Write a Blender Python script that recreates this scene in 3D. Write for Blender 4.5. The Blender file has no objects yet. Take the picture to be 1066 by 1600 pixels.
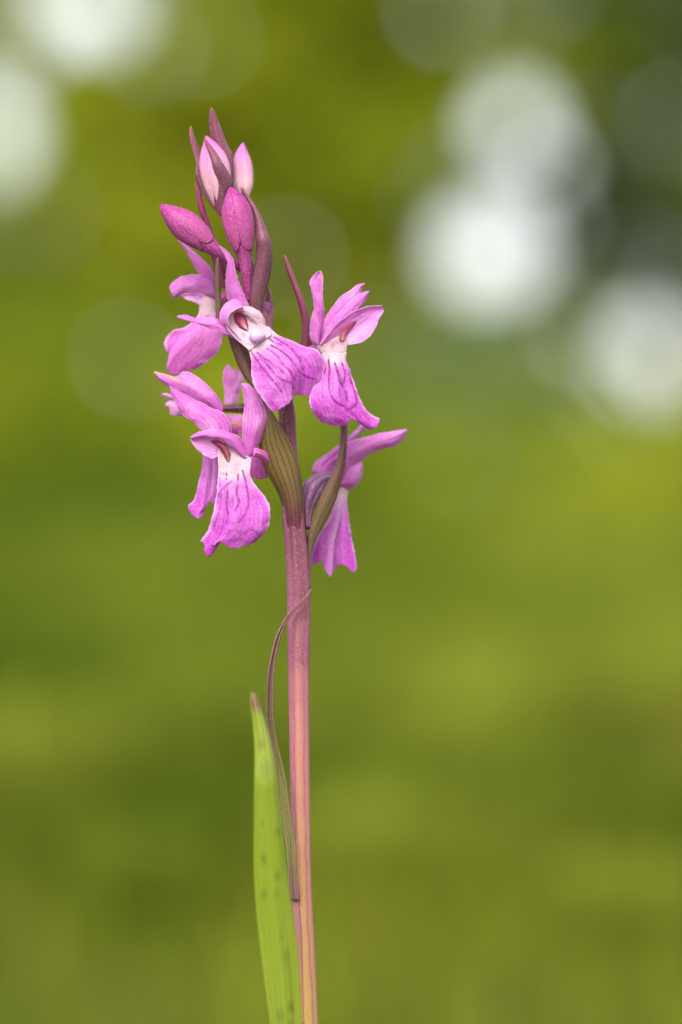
import bpy, math, random
import numpy as np
from mathutils import Vector
random.seed(7); rng = np.random.default_rng(11)
sc = bpy.context.scene; C = sc.collection
R = math.radians

# ------------------------------------------------------------------ camera
DIST = 0.600            # metres from lens to the stem
S = 1.0 / 9000.0        # metres per photo pixel at the stem
ZC = 0.200              # camera height over the meadow
cam = bpy.data.cameras.new('camera'); cam_o = bpy.data.objects.new('camera', cam); C.objects.link(cam_o)
cam_o.location = (0, -DIST, ZC); cam_o.rotation_euler = (R(90), 0, 0)
cam.sensor_fit = 'VERTICAL'; cam.sensor_height = 36.0; cam.sensor_width = 24.0
cam.lens = 36.0 * DIST / (1600 * S)
cam.clip_start = 0.01; cam.clip_end = 3000
cam.dof.use_dof = True; cam.dof.focus_distance = DIST - 0.0045; cam.dof.aperture_fstop = 5.6
cam.dof.aperture_blades = 0
sc.camera = cam_o
# ------------------------------------------------------------------ sky and sun (bright overcast)
SUN_EL, SUN_AZ = R(46), R(196)     # azimuth measured like the sky node: from +Y, clockwise
w = bpy.data.worlds.new('World'); sc.world = w; w.use_nodes = True
nt = w.node_tree; nt.nodes.clear()
sky = nt.nodes.new('ShaderNodeTexSky'); sky.sky_type = 'NISHITA'; sky.sun_disc = False
sky.sun_elevation = SUN_EL; sky.sun_rotation = SUN_AZ
sky.air_density = 1.0; sky.dust_density = 1.6; sky.ozone_density = 1.0
hs = nt.nodes.new('ShaderNodeHueSaturation'); hs.inputs['Saturation'].default_value = 0.22
bg = nt.nodes.new('ShaderNodeBackground'); bg.inputs['Strength'].default_value = 0.15
wo = nt.nodes.new('ShaderNodeOutputWorld')
nt.links.new(sky.outputs[0], hs.inputs['Color']); nt.links.new(hs.outputs[0], bg.inputs['Color']); nt.links.new(bg.outputs[0], wo.inputs['Surface'])
sun = bpy.data.lights.new('sun', 'SUN'); sun.energy = 1.9; sun.angle = R(40); sun.color = (1.0, 0.96, 0.9)
sun_o = bpy.data.objects.new('sun', sun); C.objects.link(sun_o)
sd = Vector((math.sin(SUN_AZ) * math.cos(SUN_EL), math.cos(SUN_AZ) * math.cos(SUN_EL), math.sin(SUN_EL)))
sun_o.rotation_euler = sd.to_track_quat('Z', 'Y').to_euler(); sun_o.location = sd * 20
sc.view_settings.view_transform = 'Standard'; sc.view_settings.look = 'None'
sc.view_settings.gamma = 1.0; sc.view_settings.use_curve_mapping = False
sc.view_settings.exposure = 1.3
sc.render.engine = 'CYCLES'; cy = sc.cycles
cy.use_denoising = True; cy.max_bounces = 8; cy.diffuse_bounces = 6; cy.transmission_bounces = 6
cy.use_adaptive_sampling = False; cy.caustics_reflective = False; cy.caustics_refractive = False

# ------------------------------------------------------------------ helpers
def lin(r, g, b):
    f = lambda c: (c/255)/12.92 if c/255 <= .04045 else ((c/255+.055)/1.055)**2.4
    return (f(r), f(g), f(b), 1.0)

def tag(o, label=None, cat=None, group=None, kind=None):
    if label: o['label'] = label
    if cat: o['category'] = cat
    if group: o['group'] = group
    if kind: o['kind'] = kind
    return o

def crom(pts, n):
    """chord-length Catmull-Rom resampling of a polyline to n points"""
    p = np.array(pts, float)
    if len(p) == 1: return np.repeat(p, n, 0)
    d = np.sqrt((np.diff(p[:, :2], axis=0)**2).sum(1)); d = np.maximum(d, 1e-6)
    t = np.concatenate([[0], np.cumsum(d)]); t /= t[-1]
    m = np.zeros_like(p)
    m[0] = (p[1]-p[0])/(t[1]-t[0]); m[-1] = (p[-1]-p[-2])/(t[-1]-t[-2])
    for i in range(1, len(p)-1):
        a = (p[i]-p[i-1])/(t[i]-t[i-1]); b = (p[i+1]-p[i])/(t[i+1]-t[i])
        h0, h1 = t[i]-t[i-1], t[i+1]-t[i]
        m[i] = (a*h1+b*h0)/(h0+h1)
    x = np.linspace(0, 1, n); k = np.clip(np.searchsorted(t, x, 'right')-1, 0, len(p)-2)
    h = (t[k+1]-t[k])[:, None]; s = ((x-t[k])/(t[k+1]-t[k]))[:, None]
    return (2*s**3-3*s**2+1)*p[k]+(s**3-2*s**2+s)*h*m[k]+(-2*s**3+3*s**2)*p[k+1]+(s**3-s**2)*h*m[k+1]

def prof(vals, x):
    vals = np.atleast_1d(np.array(vals, float))
    if len(vals) == 1: return np.full_like(x, vals[0])
    p = np.stack([np.linspace(0, 1, len(vals)), vals], 1)
    r = crom(p, 400); return np.interp(x, np.linspace(0, 1, 400), r[:, 1])

ROOT = np.array([(505-533)*S, 0.0, 0.0])      # where the orchid leaves the ground
def P(px, py, dmm):
    """photo pixel + depth in mm behind the stem plane -> point on the plant (local to its root)"""
    px, py, d = np.asarray(px, float), np.asarray(py, float), np.asarray(dmm, float)*1e-3
    k = (DIST+d)/DIST
    return np.stack([(px-533)*S*k, d+0*px, ZC+(800-py)*S*k], -1)-ROOT

def zr(x0, y0, s): return lambda pts: [(x0+p[0]/s, y0+p[1]/s)+tuple(p[2:]) for p in pts]
r1 = zr(220, 150, 4.4417); r2 = zr(240, 370, 3.948); r3 = zr(420, 390, 4.4417)
r4 = zr(230, 560, 4.845); r5 = zr(420, 620, 4.4417); r6 = zr(380, 900, 4.571); r7 = zr(380, 1250, 4.571)

def mesh(name, verts, faces, mat, parent=None, uv=None, attrs=None, smooth=True):
    me = bpy.data.meshes.new(name); me.from_pydata([tuple(v) for v in verts], [], faces)
    if smooth: me.polygons.foreach_set('use_smooth', np.ones(len(me.polygons), bool))
    if uv is not None:
        ul = me.uv_layers.new(name='UVMap'); vi = np.empty(len(me.loops), np.int32); me.loops.foreach_get('vertex_index', vi)
        ul.data.foreach_set('uv', np.asarray(uv, np.float32)[vi].ravel())
    for k, a in (attrs or {}).items():
        at = me.attributes.new(k, 'FLOAT', 'POINT'); at.data.foreach_set('value', np.asarray(a, np.float32).ravel())
    me.materials.append(mat); me.update()
    o = bpy.data.objects.new(name, me); C.objects.link(o)
    if parent: o.parent = parent
    return o

def strokes_mask(px, strokes):
    m = np.zeros(len(px))
    for pts, wd, st in strokes:
        q = crom(pts, max(2, 10*(len(pts)-1))) if len(pts) > 1 else np.array(pts*2, float)
        best = np.full(len(px), 1e9)
        for a, b in zip(q[:-1], q[1:]):
            ab = b-a; L2 = max((ab**2).sum(), 1e-9)
            t = np.clip(((px-a) @ ab)/L2, 0, 1); best = np.minimum(best, ((px-(a+t[:, None]*ab))**2).sum(1))
        m = np.maximum(m, st*np.exp(-(best/wd**2)**1.5))
    return m

def wob(u, v, ph):    # smooth low-frequency unevenness
    return (np.sin(5.1*u+2.3*v+ph)+.7*np.sin(9.7*u-6.1*v+1.7*ph)+.5*np.sin(-3.3*u+13.7*v+2.9*ph))/2.2

def sheet(name, parent, mat, L, R_, T=None, B=None, D=(0,), bulge=(0,), skew=(0,), keel=0.0, wave=.12, ruffle=0.15, folds=(), cyl=0,
          nu=28, nv=44, pale=None, marks=(), burn=(), thick=.07, seed=None, jag=.75):
    """a petal, sepal, lip or bract: a surface spanned between its two margins (Coons patch) with real depth and thickness"""
    L = [p[:2] for p in L]; R_ = [p[:2] for p in R_]
    l = crom(L, nv); r = crom(R_, nv)
    t = crom(T, nu) if T else np.linspace(l[0], r[0], nu); b = crom(B, nu) if B else np.linspace(l[-1], r[-1], nu)
    t[0], t[-1] = l[0], r[0]; b[0], b[-1] = l[-1], r[-1]
    u = np.linspace(0, 1, nu)[None, :, None]; v = np.linspace(0, 1, nv)[:, None, None]
    s = (1-v)*t[None]+v*b[None]+(1-u)*l[:, None]+u*r[:, None]-((1-u)*(1-v)*l[0]+u*(1-v)*r[0]+(1-u)*v*l[-1]+u*v*r[-1])
    U = np.broadcast_to(u[..., 0], (nv, nu)).ravel(); V = np.broadcast_to(v[..., 0], (nv, nu)).ravel()
    px = s.reshape(-1, 2).copy(); e = 2*U-1
    ph = random.uniform(0, 20) if seed is None else seed
    edge = np.abs(e)**6
    edge = edge*np.clip(V*4, 0, 1)*np.clip((1-V)*6, .15, 1); px[:, 0] += jag*edge*(.7*np.sin(37*V+ph)*np.sin(11*V+ph*2)+.45*np.sin(71*V+3*ph)); px[:, 1] += jag*edge*(.5*np.sin(29*V+2*ph)+.35*np.sin(83*V+ph))
    ev = np.clip((V-.9)/.1, 0, 1)**2 if B is not None else 0*V
    px[:, 1] += ev*jag*(np.sin(61*U+ph)+.7*np.sin(103*U+2*ph)); px[:, 0] += ev*jag*.5*np.sin(83*U+3*ph)
    d = prof(D, V)+.75*prof(bulge, V)*e**2+prof(skew, V)*e+keel*np.abs(e)**1.1+wave*wob(U*1.4, V*1.4, ph)+.35*wave*wob(U*4.1, V*3.3, ph+4)
    d += ruffle*np.sin(19*V+ph+3*e)*np.abs(e)**3*np.sin(math.pi*np.clip(V, 0, 1))
    if cyl:
        wq = np.clip(1-V/.17, 0, 1); wq = wq*wq*(3-2*wq); d = (1-wq)*d+wq*(-cyl*np.sqrt(np.clip(1-(.985*e)**2, 0, 1))+.12*np.clip((V-.06)/.1, -1, 0)*-1*0+.5*np.clip(1-V/.11, 0, 1)-.06)
    for u0, amp, wd in folds: d += amp*np.exp(-((U-u0)/wd)**2)*V
    w3 = P(px[:, 0], px[:, 1], d)
    f = []
    for j in range(nv-1):
        for i in range(nu-1):
            a = j*nu+i; f.append((a, a+1, a+nu+1, a+nu))
    at = {'pale': (pale(U, V) if pale else np.zeros(len(U))), 'mark': strokes_mask(px, marks), 'burn': strokes_mask(px, burn), 'rim': np.abs(e)}
    o = mesh(name, w3, f, mat, parent, np.stack([U, V], 1), at)
    m = o.modifiers.new('thickness', 'SOLIDIFY'); m.thickness = thick*1e-3; m.offset = 0; m.use_rim = True
    return o

def tube(name, parent, mat, pts, rad, rscale=1.0, n=40, seg=20, ribs=0, ribamp=.0, flat=1.0, cap=True, wave=.0, ph=0.0):
    """pts: (px,py,depth mm); rad: radii in photo px along the way"""
    q = crom(pts, n); c = P(q[:, 0], q[:, 1], q[:, 2]); rr = (prof(rad, np.linspace(0, 1, n)) if rad is not None else np.maximum(q[:, 3], .3)*rscale)*S
    tg = np.gradient(c, axis=0); tg /= np.linalg.norm(tg, axis=1)[:, None]
    fr = np.array([0, -1.0, 0]); V_, UV = [], []
    for i in range(n):
        n1 = fr-tg[i]*(fr@tg[i]); n1 /= np.linalg.norm(n1)+1e-12; n2 = np.cross(tg[i], n1)
        for k in range(seg+1):
            a = 2*math.pi*k/seg
            g = 1+ribamp*math.cos(ribs*a+ph)+wave*math.sin(3*a+i*.31+ph)
            V_.append(c[i]+rr[i]*g*(math.cos(a)*n1*flat+math.sin(a)*n2)); UV.append((k/seg, i/(n-1)))
    f = []
    for i in range(n-1):
        for k in range(seg):
            a = i*(seg+1)+k; f.append((a, a+1, a+seg+2, a+seg+1))
    if cap:
        for i, s_ in ((0, 1), (n-1, -1)):
            V_.append(c[i]); UV.append((.5, i/(n-1))); z = len(V_)-1
            for k in range(seg):
                a = i*(seg+1)+k; f.append((z, a+1, a) if s_ == 1 else (z, a, a+1))
    return mesh(name, V_, f, mat, parent, UV)

# ------------------------------------------------------------------ materials
class N:
    def __init__(s, name):
        s.m = bpy.data.materials.new(name); s.m.use_nodes = True; s.t = s.m.node_tree; s.t.nodes.clear()
        s.out = s.t.nodes.new('ShaderNodeOutputMaterial')
    def n(s, typ, **kw):
        x = s.t.nodes.new('ShaderNode'+typ)
        for k, v in kw.items():
            if hasattr(x, k): setattr(x, k, v)
            else: x.inputs[k.replace('_', ' ')].default_value = v
        return x
    def l(s, a, b): s.t.links.new(a, b)
    def mix(s, fac, a, b, blend='MIX'):
        x = s.t.nodes.new('ShaderNodeMix'); x.data_type = 'RGBA'; x.blend_type = blend; x.clamp_factor = True
        for i, val in ((0, fac), (6, a), (7, b)):
            if hasattr(val, 'is_linked') or hasattr(val, 'links'): s.l(val, x.inputs[i])
            else: x.inputs[i].default_value = val
        return x.outputs[2]
    def math(s, op, a, b=None, c=None):
        x = s.t.nodes.new('ShaderNodeMath'); x.operation = op
        for i, val in enumerate((a, b, c)):
            if val is None: continue
            if hasattr(val, 'links'): s.l(val, x.inputs[i])
            else: x.inputs[i].default_value = val
        return x.outputs[0]
    def ramp(s, fac, stops):
        x = s.t.nodes.new('ShaderNodeValToRGB'); e = x.color_ramp.elements
        while len(e) < len(stops): e.new(.5)
        for i, (p, c) in enumerate(stops): e[i].position = p; e[i].color = c
        s.l(fac, x.inputs[0]); return x.outputs[0]
    def attr(s, name): return s.n('Attribute', attribute_name=name).outputs['Fac']

def g(v): return (v, v, v, 1)

def petal_mat(name, base, tipc, palec, markc, vein_n=9, vein=.35, trans=.36, vein_c=None, pmix=.9, speck=.26, rim=.55, mottle=0, relief=.5):
    m = N(name); uv = m.n('UVMap').outputs[0]; ob = m.n('TexCoord').outputs['Object']
    sx = m.n('SeparateXYZ'); m.l(uv, sx.inputs[0]); U, V = sx.outputs[0], sx.outputs[1]
    big = m.n('TexNoise', Scale=260.0, Detail=3.0); m.l(ob, big.inputs['Vector'])
    fine = m.n('TexNoise', Scale=3400.0, Detail=2.0, Roughness=.6); m.l(ob, fine.inputs['Vector'])
    mid = m.n('TexNoise', Scale=1300.0, Detail=2.0); m.l(ob, mid.inputs['Vector'])
    mot = m.n('TexNoise', Scale=720.0, Detail=2.0, Distortion=1.2); m.l(ob, mot.inputs['Vector'])
    col = m.mix(m.ramp(V, [(0, g(0)), (.25, g(.2)), (1, g(1))]), base, tipc)
    col = m.mix(m.math('MULTIPLY', m.math('SUBTRACT', big.outputs[0], .48), pmix), col, palec)
    # veins fan out with the petal's own coordinates
    vn = m.math('ADD', m.math('MULTIPLY', U, float(vein_n)), m.math('MULTIPLY', m.math('SUBTRACT', big.outputs[0], .5), 1.1))
    tri = m.math('ABSOLUTE', m.math('SUBTRACT', m.math('FRACT', vn), .5))
    vm = m.ramp(tri, [(0, g(1)), (.07, g(.6)), (.17, g(0))])
    vmask = m.math('MULTIPLY', m.math('MULTIPLY', vm, vein), m.ramp(mid.outputs[0], [(.3, g(.45)), (.65, g(1))]))
    # pale throat / centre
    pl = m.math('ADD', m.attr('pale'), m.math('MULTIPLY', m.math('SUBTRACT', mid.outputs[0], .5), m.math('MULTIPLY', m.attr('pale'), .7)))
    col = m.mix(pl, col, palec)
    col = m.mix(m.ramp(m.attr('pale'), [(.55, g(0)), (1, g(1))]), col, (.68, .54, .57, 1))
    if mottle: col = m.mix(m.math('MULTIPLY', m.math('MULTIPLY', m.ramp(mot.outputs[0], [(.50, g(0)), (.62, g(1))]), mottle), m.math('SUBTRACT', 1.0, m.attr('pale'))), col, markc)
    col = m.mix(m.math('MULTIPLY', vmask, m.math('SUBTRACT', 1.0, m.math('MULTIPLY', m.attr('pale'), .7))), col, vein_c or markc)
    mk = m.math('MULTIPLY', m.attr('mark'), m.ramp(mid.outputs[0], [(.30, g(.35)), (.55, g(1))]))
    col = m.mix(mk, col, markc)
    col = m.mix(m.math('MULTIPLY', m.attr('burn'), m.ramp(mid.outputs[0], [(.25, g(.4)), (.5, g(1))])), col, lin(222, 178, 110))
    col = m.mix(m.math('MULTIPLY', m.ramp(fine.outputs[0], [(.50, g(0)), (.72, g(1))]), speck), col, (.90, .52, .88, 1))  # specular sparkle of the petal cells, painted as pale specks
    col = m.mix(m.math('MULTIPLY', m.ramp(fine.outputs[0], [(.28, g(1)), (.46, g(0))]), .22), col, markc)
    col = m.mix(m.math('MULTIPLY', m.ramp(m.attr('rim'), [(.90, g(0)), (.985, g(1))]), rim), col, palec)  # paler margin, with bright rim light painted into the colour
    bump = m.n('Bump', Strength=.6, Distance=.00016); m.l(fine.outputs[0], bump.inputs['Height'])
    b2 = m.n('Bump', Strength=relief, Distance=.0003); m.l(m.math('SUBTRACT', big.outputs[0], m.math('MULTIPLY', vm, .12)), b2.inputs['Height']); m.l(bump.outputs[0], b2.inputs['Normal'])
    p = m.n('BsdfPrincipled', Roughness=.45); p.inputs['Specular IOR Level'].default_value = .22
    col = m.mix(1.0, col, (1.0, .98, .99, 1), 'MULTIPLY')
    m.l(col, p.inputs['Base Color']); m.l(b2.outputs[0], p.inputs['Normal'])
    tr = m.n('BsdfTranslucent'); m.l(col, tr.inputs['Color']); m.l(b2.outputs[0], tr.inputs['Normal'])
    mx = m.n('MixShader'); mx.inputs[0].default_value = trans
    m.l(p.outputs[0], mx.inputs[1]); m.l(tr.outputs[0], mx.inputs[2]); m.l(mx.outputs[0], m.out.inputs[0])
    return m.m

def skin_mat(name, stops, veinc, nveins=6, vein=.6, speck=.45, speckc=(.75, .6, .62, 1), side=None, trans=.0, rough=.42, sscale=4200.0, spots=None, markc=None):
    """stem, bracts, ovaries and leaves: pigment runs along the organ, ribs run lengthwise, fine papillae and their glitter are painted as pale specks"""
    m = N(name); uv = m.n('UVMap').outputs[0]; ob = m.n('TexCoord').outputs['Object']
    sx = m.n('SeparateXYZ'); m.l(uv, sx.inputs[0]); U, V = sx.outputs[0], sx.outputs[1]
    big = m.n('TexNoise', Scale=180.0, Detail=4.0); m.l(ob, big.inputs['Vector'])
    vo = m.n('TexVoronoi', Scale=sscale); m.l(ob, vo.inputs['Vector'])
    fine = m.n('TexNoise', Scale=sscale*1.1, Detail=2.0); m.l(ob, fine.inputs['Vector'])
    col = m.ramp(m.math('ADD', V, m.math('MULTIPLY', m.math('SUBTRACT', big.outputs[0], .5), .12)), stops)
    if side:
        col = m.mix(m.math('MULTIPLY', m.ramp(U, side[0]), 1.0), col, side[1])
    vn = m.math('ADD', m.math('MULTIPLY', U, float(nveins)), m.math('MULTIPLY', m.math('SUBTRACT', big.outputs[0], .5), .5))
    tri = m.math('ABSOLUTE', m.math('SUBTRACT', m.math('FRACT', vn), .5))
    vm = m.ramp(tri, [(0, g(1)), (.06, g(.7)), (.16, g(0))])
    col = m.mix(m.math('MULTIPLY', vm, vein), col, veinc)
    if spots:
        sp = m.n('TexVoronoi', Scale=spots[0]); mp = m.n('Mapping'); mp.inputs['Scale'].default_value = (1, 1, .55); m.l(ob, mp.inputs[0]); m.l(mp.outputs[0], sp.inputs['Vector'])
        col = m.mix(m.math('MULTIPLY', m.ramp(sp.outputs['Distance'], [(.12, g(1)), (.3, g(0))]), spots[1]), col, spots[2])
    col = m.mix(m.math('MULTIPLY', m.attr('mark'), .8), col, markc or veinc)
    col = m.mix(m.attr('burn'), col, lin(190, 95, 80))
    col = m.mix(m.math('MULTIPLY', m.ramp(fine.outputs[0], [(.5, g(0)), (.68, g(1))]), speck), col, speckc)  # light granules; their sparkle is painted into the colour
    col = m.mix(m.math('MULTIPLY', m.ramp(fine.outputs[0], [(.3, g(1)), (.47, g(0))]), speck*.6), col, veinc)
    h = m.math('ADD', m.math('MULTIPLY', vo.outputs['Distance'], -.7), m.math('MULTIPLY', vm, -.5))
    bump = m.n('Bump', Strength=.5, Distance=.00014); m.l(h, bump.inputs['Height'])
    b2 = m.n('Bump', Strength=.35, Distance=.0004); m.l(big.outputs[0], b2.inputs['Height']); m.l(bump.outputs[0], b2.inputs['Normal'])
    col = m.mix(1.0, col, (.65, .64, .65, 1), 'MULTIPLY')
    p = m.n('BsdfPrincipled', Roughness=rough); p.inputs['Specular IOR Level'].default_value = .35
    m.l(col, p.inputs['Base Color']); m.l(b2.outputs[0], p.inputs['Normal'])
    if trans > 0:
        tr = m.n('BsdfTranslucent'); m.l(col, tr.inputs['Color'])
        mx = m.n('MixShader'); mx.inputs[0].default_value = trans
        m.l(p.outputs[0], mx.inputs[1]); m.l(tr.outputs[0], mx.inputs[2]); m.l(mx.outputs[0], m.out.inputs[0])
    else: m.l(p.outputs[0], m.out.inputs[0])
    return m.m

PALE = (.82, .56, .78, 1)
MARK = (.27, .003, .22, 1)
M_sepal = petal_mat('pink_sepal', (.64, .17, .56, 1), (.68, .22, .62, 1), (.90, .60, .86, 1), (.40, .03, .35, 1), 7, .6, .5, pmix=1.9)
M_lip = petal_mat('violet_lip', (.62, .16, .59, 1), (.56, .065, .54, 1), PALE, MARK, 15, .55, .42, vein_c=(.32, .012, .30, 1), pmix=1.2, mottle=.22)
M_liprear = petal_mat('pink_lip', (.70, .22, .60, 1), (.66, .15, .55, 1), PALE, (.46, .04, .37, 1), 11, .6, .42)
M_throat = petal_mat('white_throat', (.64, .48, .47, 1), (.68, .54, .57, 1), (.66, .44, .58, 1), (.40, .02, .20, 1), 5, .08, .42, pmix=1.2, speck=.06, relief=.12)
M_column = petal_mat('crimson_column', (.30, .05, .09, 1), (.17, .010, .06, 1), (.60, .26, .28, 1), (.22, .01, .05, 1), 3, .6, .2, pmix=.1, speck=.04, rim=0, relief=.2)
M_bud = petal_mat('magenta_bud', (.46, .09, .27, 1), (.29, .014, .18, 1), (.48, .11, .33, 1), (.20, .003, .11, 1), 5, .28, .2, pmix=.9, speck=.2, rim=0)
M_budpale = petal_mat('pale_pink_bud', (.90, .66, .62, 1), (.62, .10, .44, 1), (.88, .56, .68, 1), (.46, .05, .26, 1), 4, .45, .28, rim=0)
M_ovary = petal_mat('rosy_ovary', (.30, .03, .16, 1), (.52, .11, .36, 1), (.60, .22, .42, 1), (.22, .01, .10, 1), 5, .4, .12, pmix=.5)
M_ovgrey = skin_mat('grey_violet_ovary', [(0, lin(112, 58, 84)), (.5, lin(132, 78, 124)), (1, lin(150, 96, 142))], lin(74, 24, 60), 6, .75, .3, trans=.1)
M_stem = skin_mat('stem_skin', [(0, lin(186, 180, 96)), (.34, lin(206, 184, 88)), (.43, lin(222, 178, 98)), (.52, lin(214, 154, 108)), (.62, lin(198, 128, 116)), (.68, lin(162, 92, 108)), (.715, lin(136, 68, 90)), (.75, lin(114, 52, 74)), (.80, lin(114, 47, 74)), (.86, lin(108, 40, 68)), (1, lin(100, 36, 64))],
                  lin(126, 48, 76), 6, .46, .32, lin(226, 186, 176), side=([(.02, g(0)), (.1, g(.25)), (.24, g(.35)), (.68, g(.1)), (.75, g(.55)), (.90, g(.6)), (.93, g(0))], lin(166, 84, 126)), sscale=4600.0)
M_bract = skin_mat('purple_bract', [(0, lin(140, 90, 98)), (.5, lin(146, 88, 108)), (1, lin(162, 72, 104))], lin(100, 36, 66), 6, .6, .4, lin(204, 160, 170), trans=.18)
M_bractred = skin_mat('wine_bract', [(0, lin(136, 62, 86)), (.5, lin(156, 58, 98)), (1, lin(174, 66, 104))], lin(92, 22, 50), 4, .45, .25, lin(196, 120, 150), trans=.2)
M_bractgreen = skin_mat('olive_bract', [(0, lin(124, 56, 80)), (.12, lin(124, 58, 76)), (.2, lin(126, 92, 64)), (.3, lin(134, 114, 54)), (.5, lin(138, 116, 54)), (.8, lin(124, 80, 62)), (1, lin(108, 52, 62))], lin(84, 30, 40), 6, .85, .25, lin(176, 150, 120), trans=.2)
M_bractright = skin_mat('brown_green_bract', [(0, lin(132, 92, 92)), (.4, lin(124, 104, 66)), (.75, lin(128, 84, 80)), (1, lin(142, 90, 108))], lin(92, 52, 52), 5, .45, .3, lin(186, 160, 130), trans=.2)
M_sheath = skin_mat('stem_leaf_skin', [(0, lin(176, 122, 134)), (.16, lin(168, 164, 96)), (.4, lin(150, 146, 76)), (.62, lin(134, 104, 86)), (1, lin(160, 92, 108))], lin(126, 70, 92), 3, .6, .3, lin(200, 190, 150), trans=.25)
M_leaf = skin_mat('leaf_skin', [(0, lin(178, 192, 92)), (.5, lin(168, 188, 58)), (.8, lin(164, 188, 46)), (.97, lin(170, 188, 54)), (1, lin(160, 116, 80))], lin(190, 202, 110), 7, .45, .1, lin(196, 206, 120), trans=.35, rough=.35, spots=(230.0, .35, lin(110, 108, 50)), markc=lin(92, 84, 46))

# ------------------------------------------------------------------ ground
def ground_mat():
    m = N('meadow_soil'); ob = m.n('TexCoord').outputs['Object']
    a = m.n('TexNoise', Scale=.7, Detail=6.0); m.l(ob, a.inputs['Vector']); b = m.n('TexNoise', Scale=40.0, Detail=6.0); m.l(ob, b.inputs['Vector'])
    col = m.mix(a.outputs[0], (.040, .055, .003, 1), (.07, .08, .005, 1)); col = m.mix(m.ramp(b.outputs[0], [(.4, g(0)), (.7, g(.6))]), col, (.05, .04, .008, 1))
    p = m.n('BsdfPrincipled', Roughness=.95); p.inputs['Specular IOR Level'].default_value = .1; m.l(col, p.inputs['Base Color'])
    bu = m.n('Bump', Strength=.6, Distance=.02); m.l(b.outputs[0], bu.inputs['Height']); m.l(bu.outputs[0], p.inputs['Normal']); m.l(p.outputs[0], m.out.inputs[0]); return m.m
xs = np.concatenate([np.linspace(-900, -30, 12), np.linspace(-26, 26, 40), np.linspace(30, 900, 12)])
ys = np.concatenate([np.linspace(-900, -30, 8), np.linspace(-20, 60, 60), np.linspace(70, 1500, 14)])
gx, gy = np.meshgrid(xs, ys)
gz = .05*np.sin(gx*.5+1)*np.sin(gy*.37)*np.clip((np.hypot(gx, gy)-2)/8, 0, 1)-.002
nvx = len(xs)
gf = [(j*nvx+i, j*nvx+i+1, (j+1)*nvx+i+1, (j+1)*nvx+i) for j in range(len(ys)-1) for i in range(nvx-1)]
ground = mesh('meadow_ground', np.stack([gx.ravel(), gy.ravel(), gz.ravel()], 1), gf, ground_mat())
tag(ground, 'flat meadow ground under the grass', kind='structure')

# ------------------------------------------------------------------ foliage material (colour per leaf)
def foliage_mat(name, trans=.5, rough=.7):
    m = N(name); c = m.n('Attribute', attribute_name='leafcol').outputs['Color']
    p = m.n('BsdfDiffuse'); m.l(c, p.inputs['Color'])
    t = m.n('BsdfTranslucent'); m.l(c, t.inputs['Color'])
    x = m.n('MixShader'); x.inputs[0].default_value = trans; m.l(p.outputs[0], x.inputs[1]); m.l(t.outputs[0], x.inputs[2]); m.l(x.outputs[0], m.out.inputs[0]); return m.m
M_fol = foliage_mat('tree_leaves'); M_grass = foliage_mat('meadow_grass', .35, .5)
def bark_mat():
    m = N('bark'); ob = m.n('TexCoord').outputs['Object']; a = m.n('TexNoise', Scale=14.0, Detail=6.0)
    mp = m.n('Mapping'); mp.inputs['Scale'].default_value = (1, 1, .2); m.l(ob, mp.inputs[0]); m.l(mp.outputs[0], a.inputs['Vector'])
    p = m.n('BsdfPrincipled', Roughness=.9); m.l(m.mix(a.outputs[0], (.035, .028, .02, 1), (.14, .12, .09, 1)), p.inputs['Base Color'])
    b = m.n('Bump', Strength=.8, Distance=.03); m.l(a.outputs[0], b.inputs['Height']); m.l(b.outputs[0], p.inputs['Normal']); m.l(p.outputs[0], m.out.inputs[0]); return m.m
M_bark = bark_mat()

def fast_mesh(name, V_, nper, tris, cols, mat, parent=None):
    """many alike pieces: V_ (k,nper,3); tris per piece; one colour per piece"""
    k = V_.shape[0]; off = (np.arange(k)*nper)[:, None, None]; F = (np.asarray(tris)[None]+off).reshape(-1, 3)
    me = bpy.data.meshes.new(name); me.vertices.add(k*nper); me.vertices.foreach_set('co', V_.astype(np.float32).ravel())
    me.loops.add(F.size); me.loops.foreach_set('vertex_index', F.astype(np.int32).ravel())
    me.polygons.add(len(F)); me.polygons.foreach_set('loop_start', np.arange(0, F.size, 3, dtype=np.int32)); me.polygons.foreach_set('loop_total', np.full(len(F), 3, np.int32))
    me.polygons.foreach_set('use_smooth', np.ones(len(F), bool))
    c = me.color_attributes.new('leafcol', 'FLOAT_COLOR', 'POINT'); c4 = np.concatenate([np.repeat(cols, nper, 0), np.ones((k*nper, 1))], 1)
    c.data.foreach_set('color', c4.astype(np.float32).ravel()); me.update(calc_edges=True); me.validate(); me.materials.append(mat)
    o = bpy.data.objects.new(name, me); C.objects.link(o)
    if parent: o.parent = parent
    return o

def leaves(centres, size, cols):
    k = len(centres); a = rng.normal(size=(k, 3)); a /= np.linalg.norm(a, axis=1)[:, None]
    b = rng.normal(size=(k, 3)); b -= a*(a*b).sum(1)[:, None]; b /= np.linalg.norm(b, axis=1)[:, None]; n = np.cross(a, b)
    s = size[:, None]
    V_ = np.stack([centres-a*s*.55, centres+b*s*.3+n*s*.1, centres+a*s*.6-n*s*.08, centres-b*s*.3+n*s*.1], 1)
    return V_

# pieces of the view, as seen from the meadow: (photo px, px, distance m) -> world
def at(px, py, y):
    k = (y)/DIST; return np.array([(px-533)*S*k, y-DIST, ZC+(800-py)*S*k])
def to_px(c):
    k = (c[..., 1]+DIST)/DIST; return 533+c[..., 0]/(S*k), 800-(c[..., 2]-ZC)/(S*k)

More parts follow.
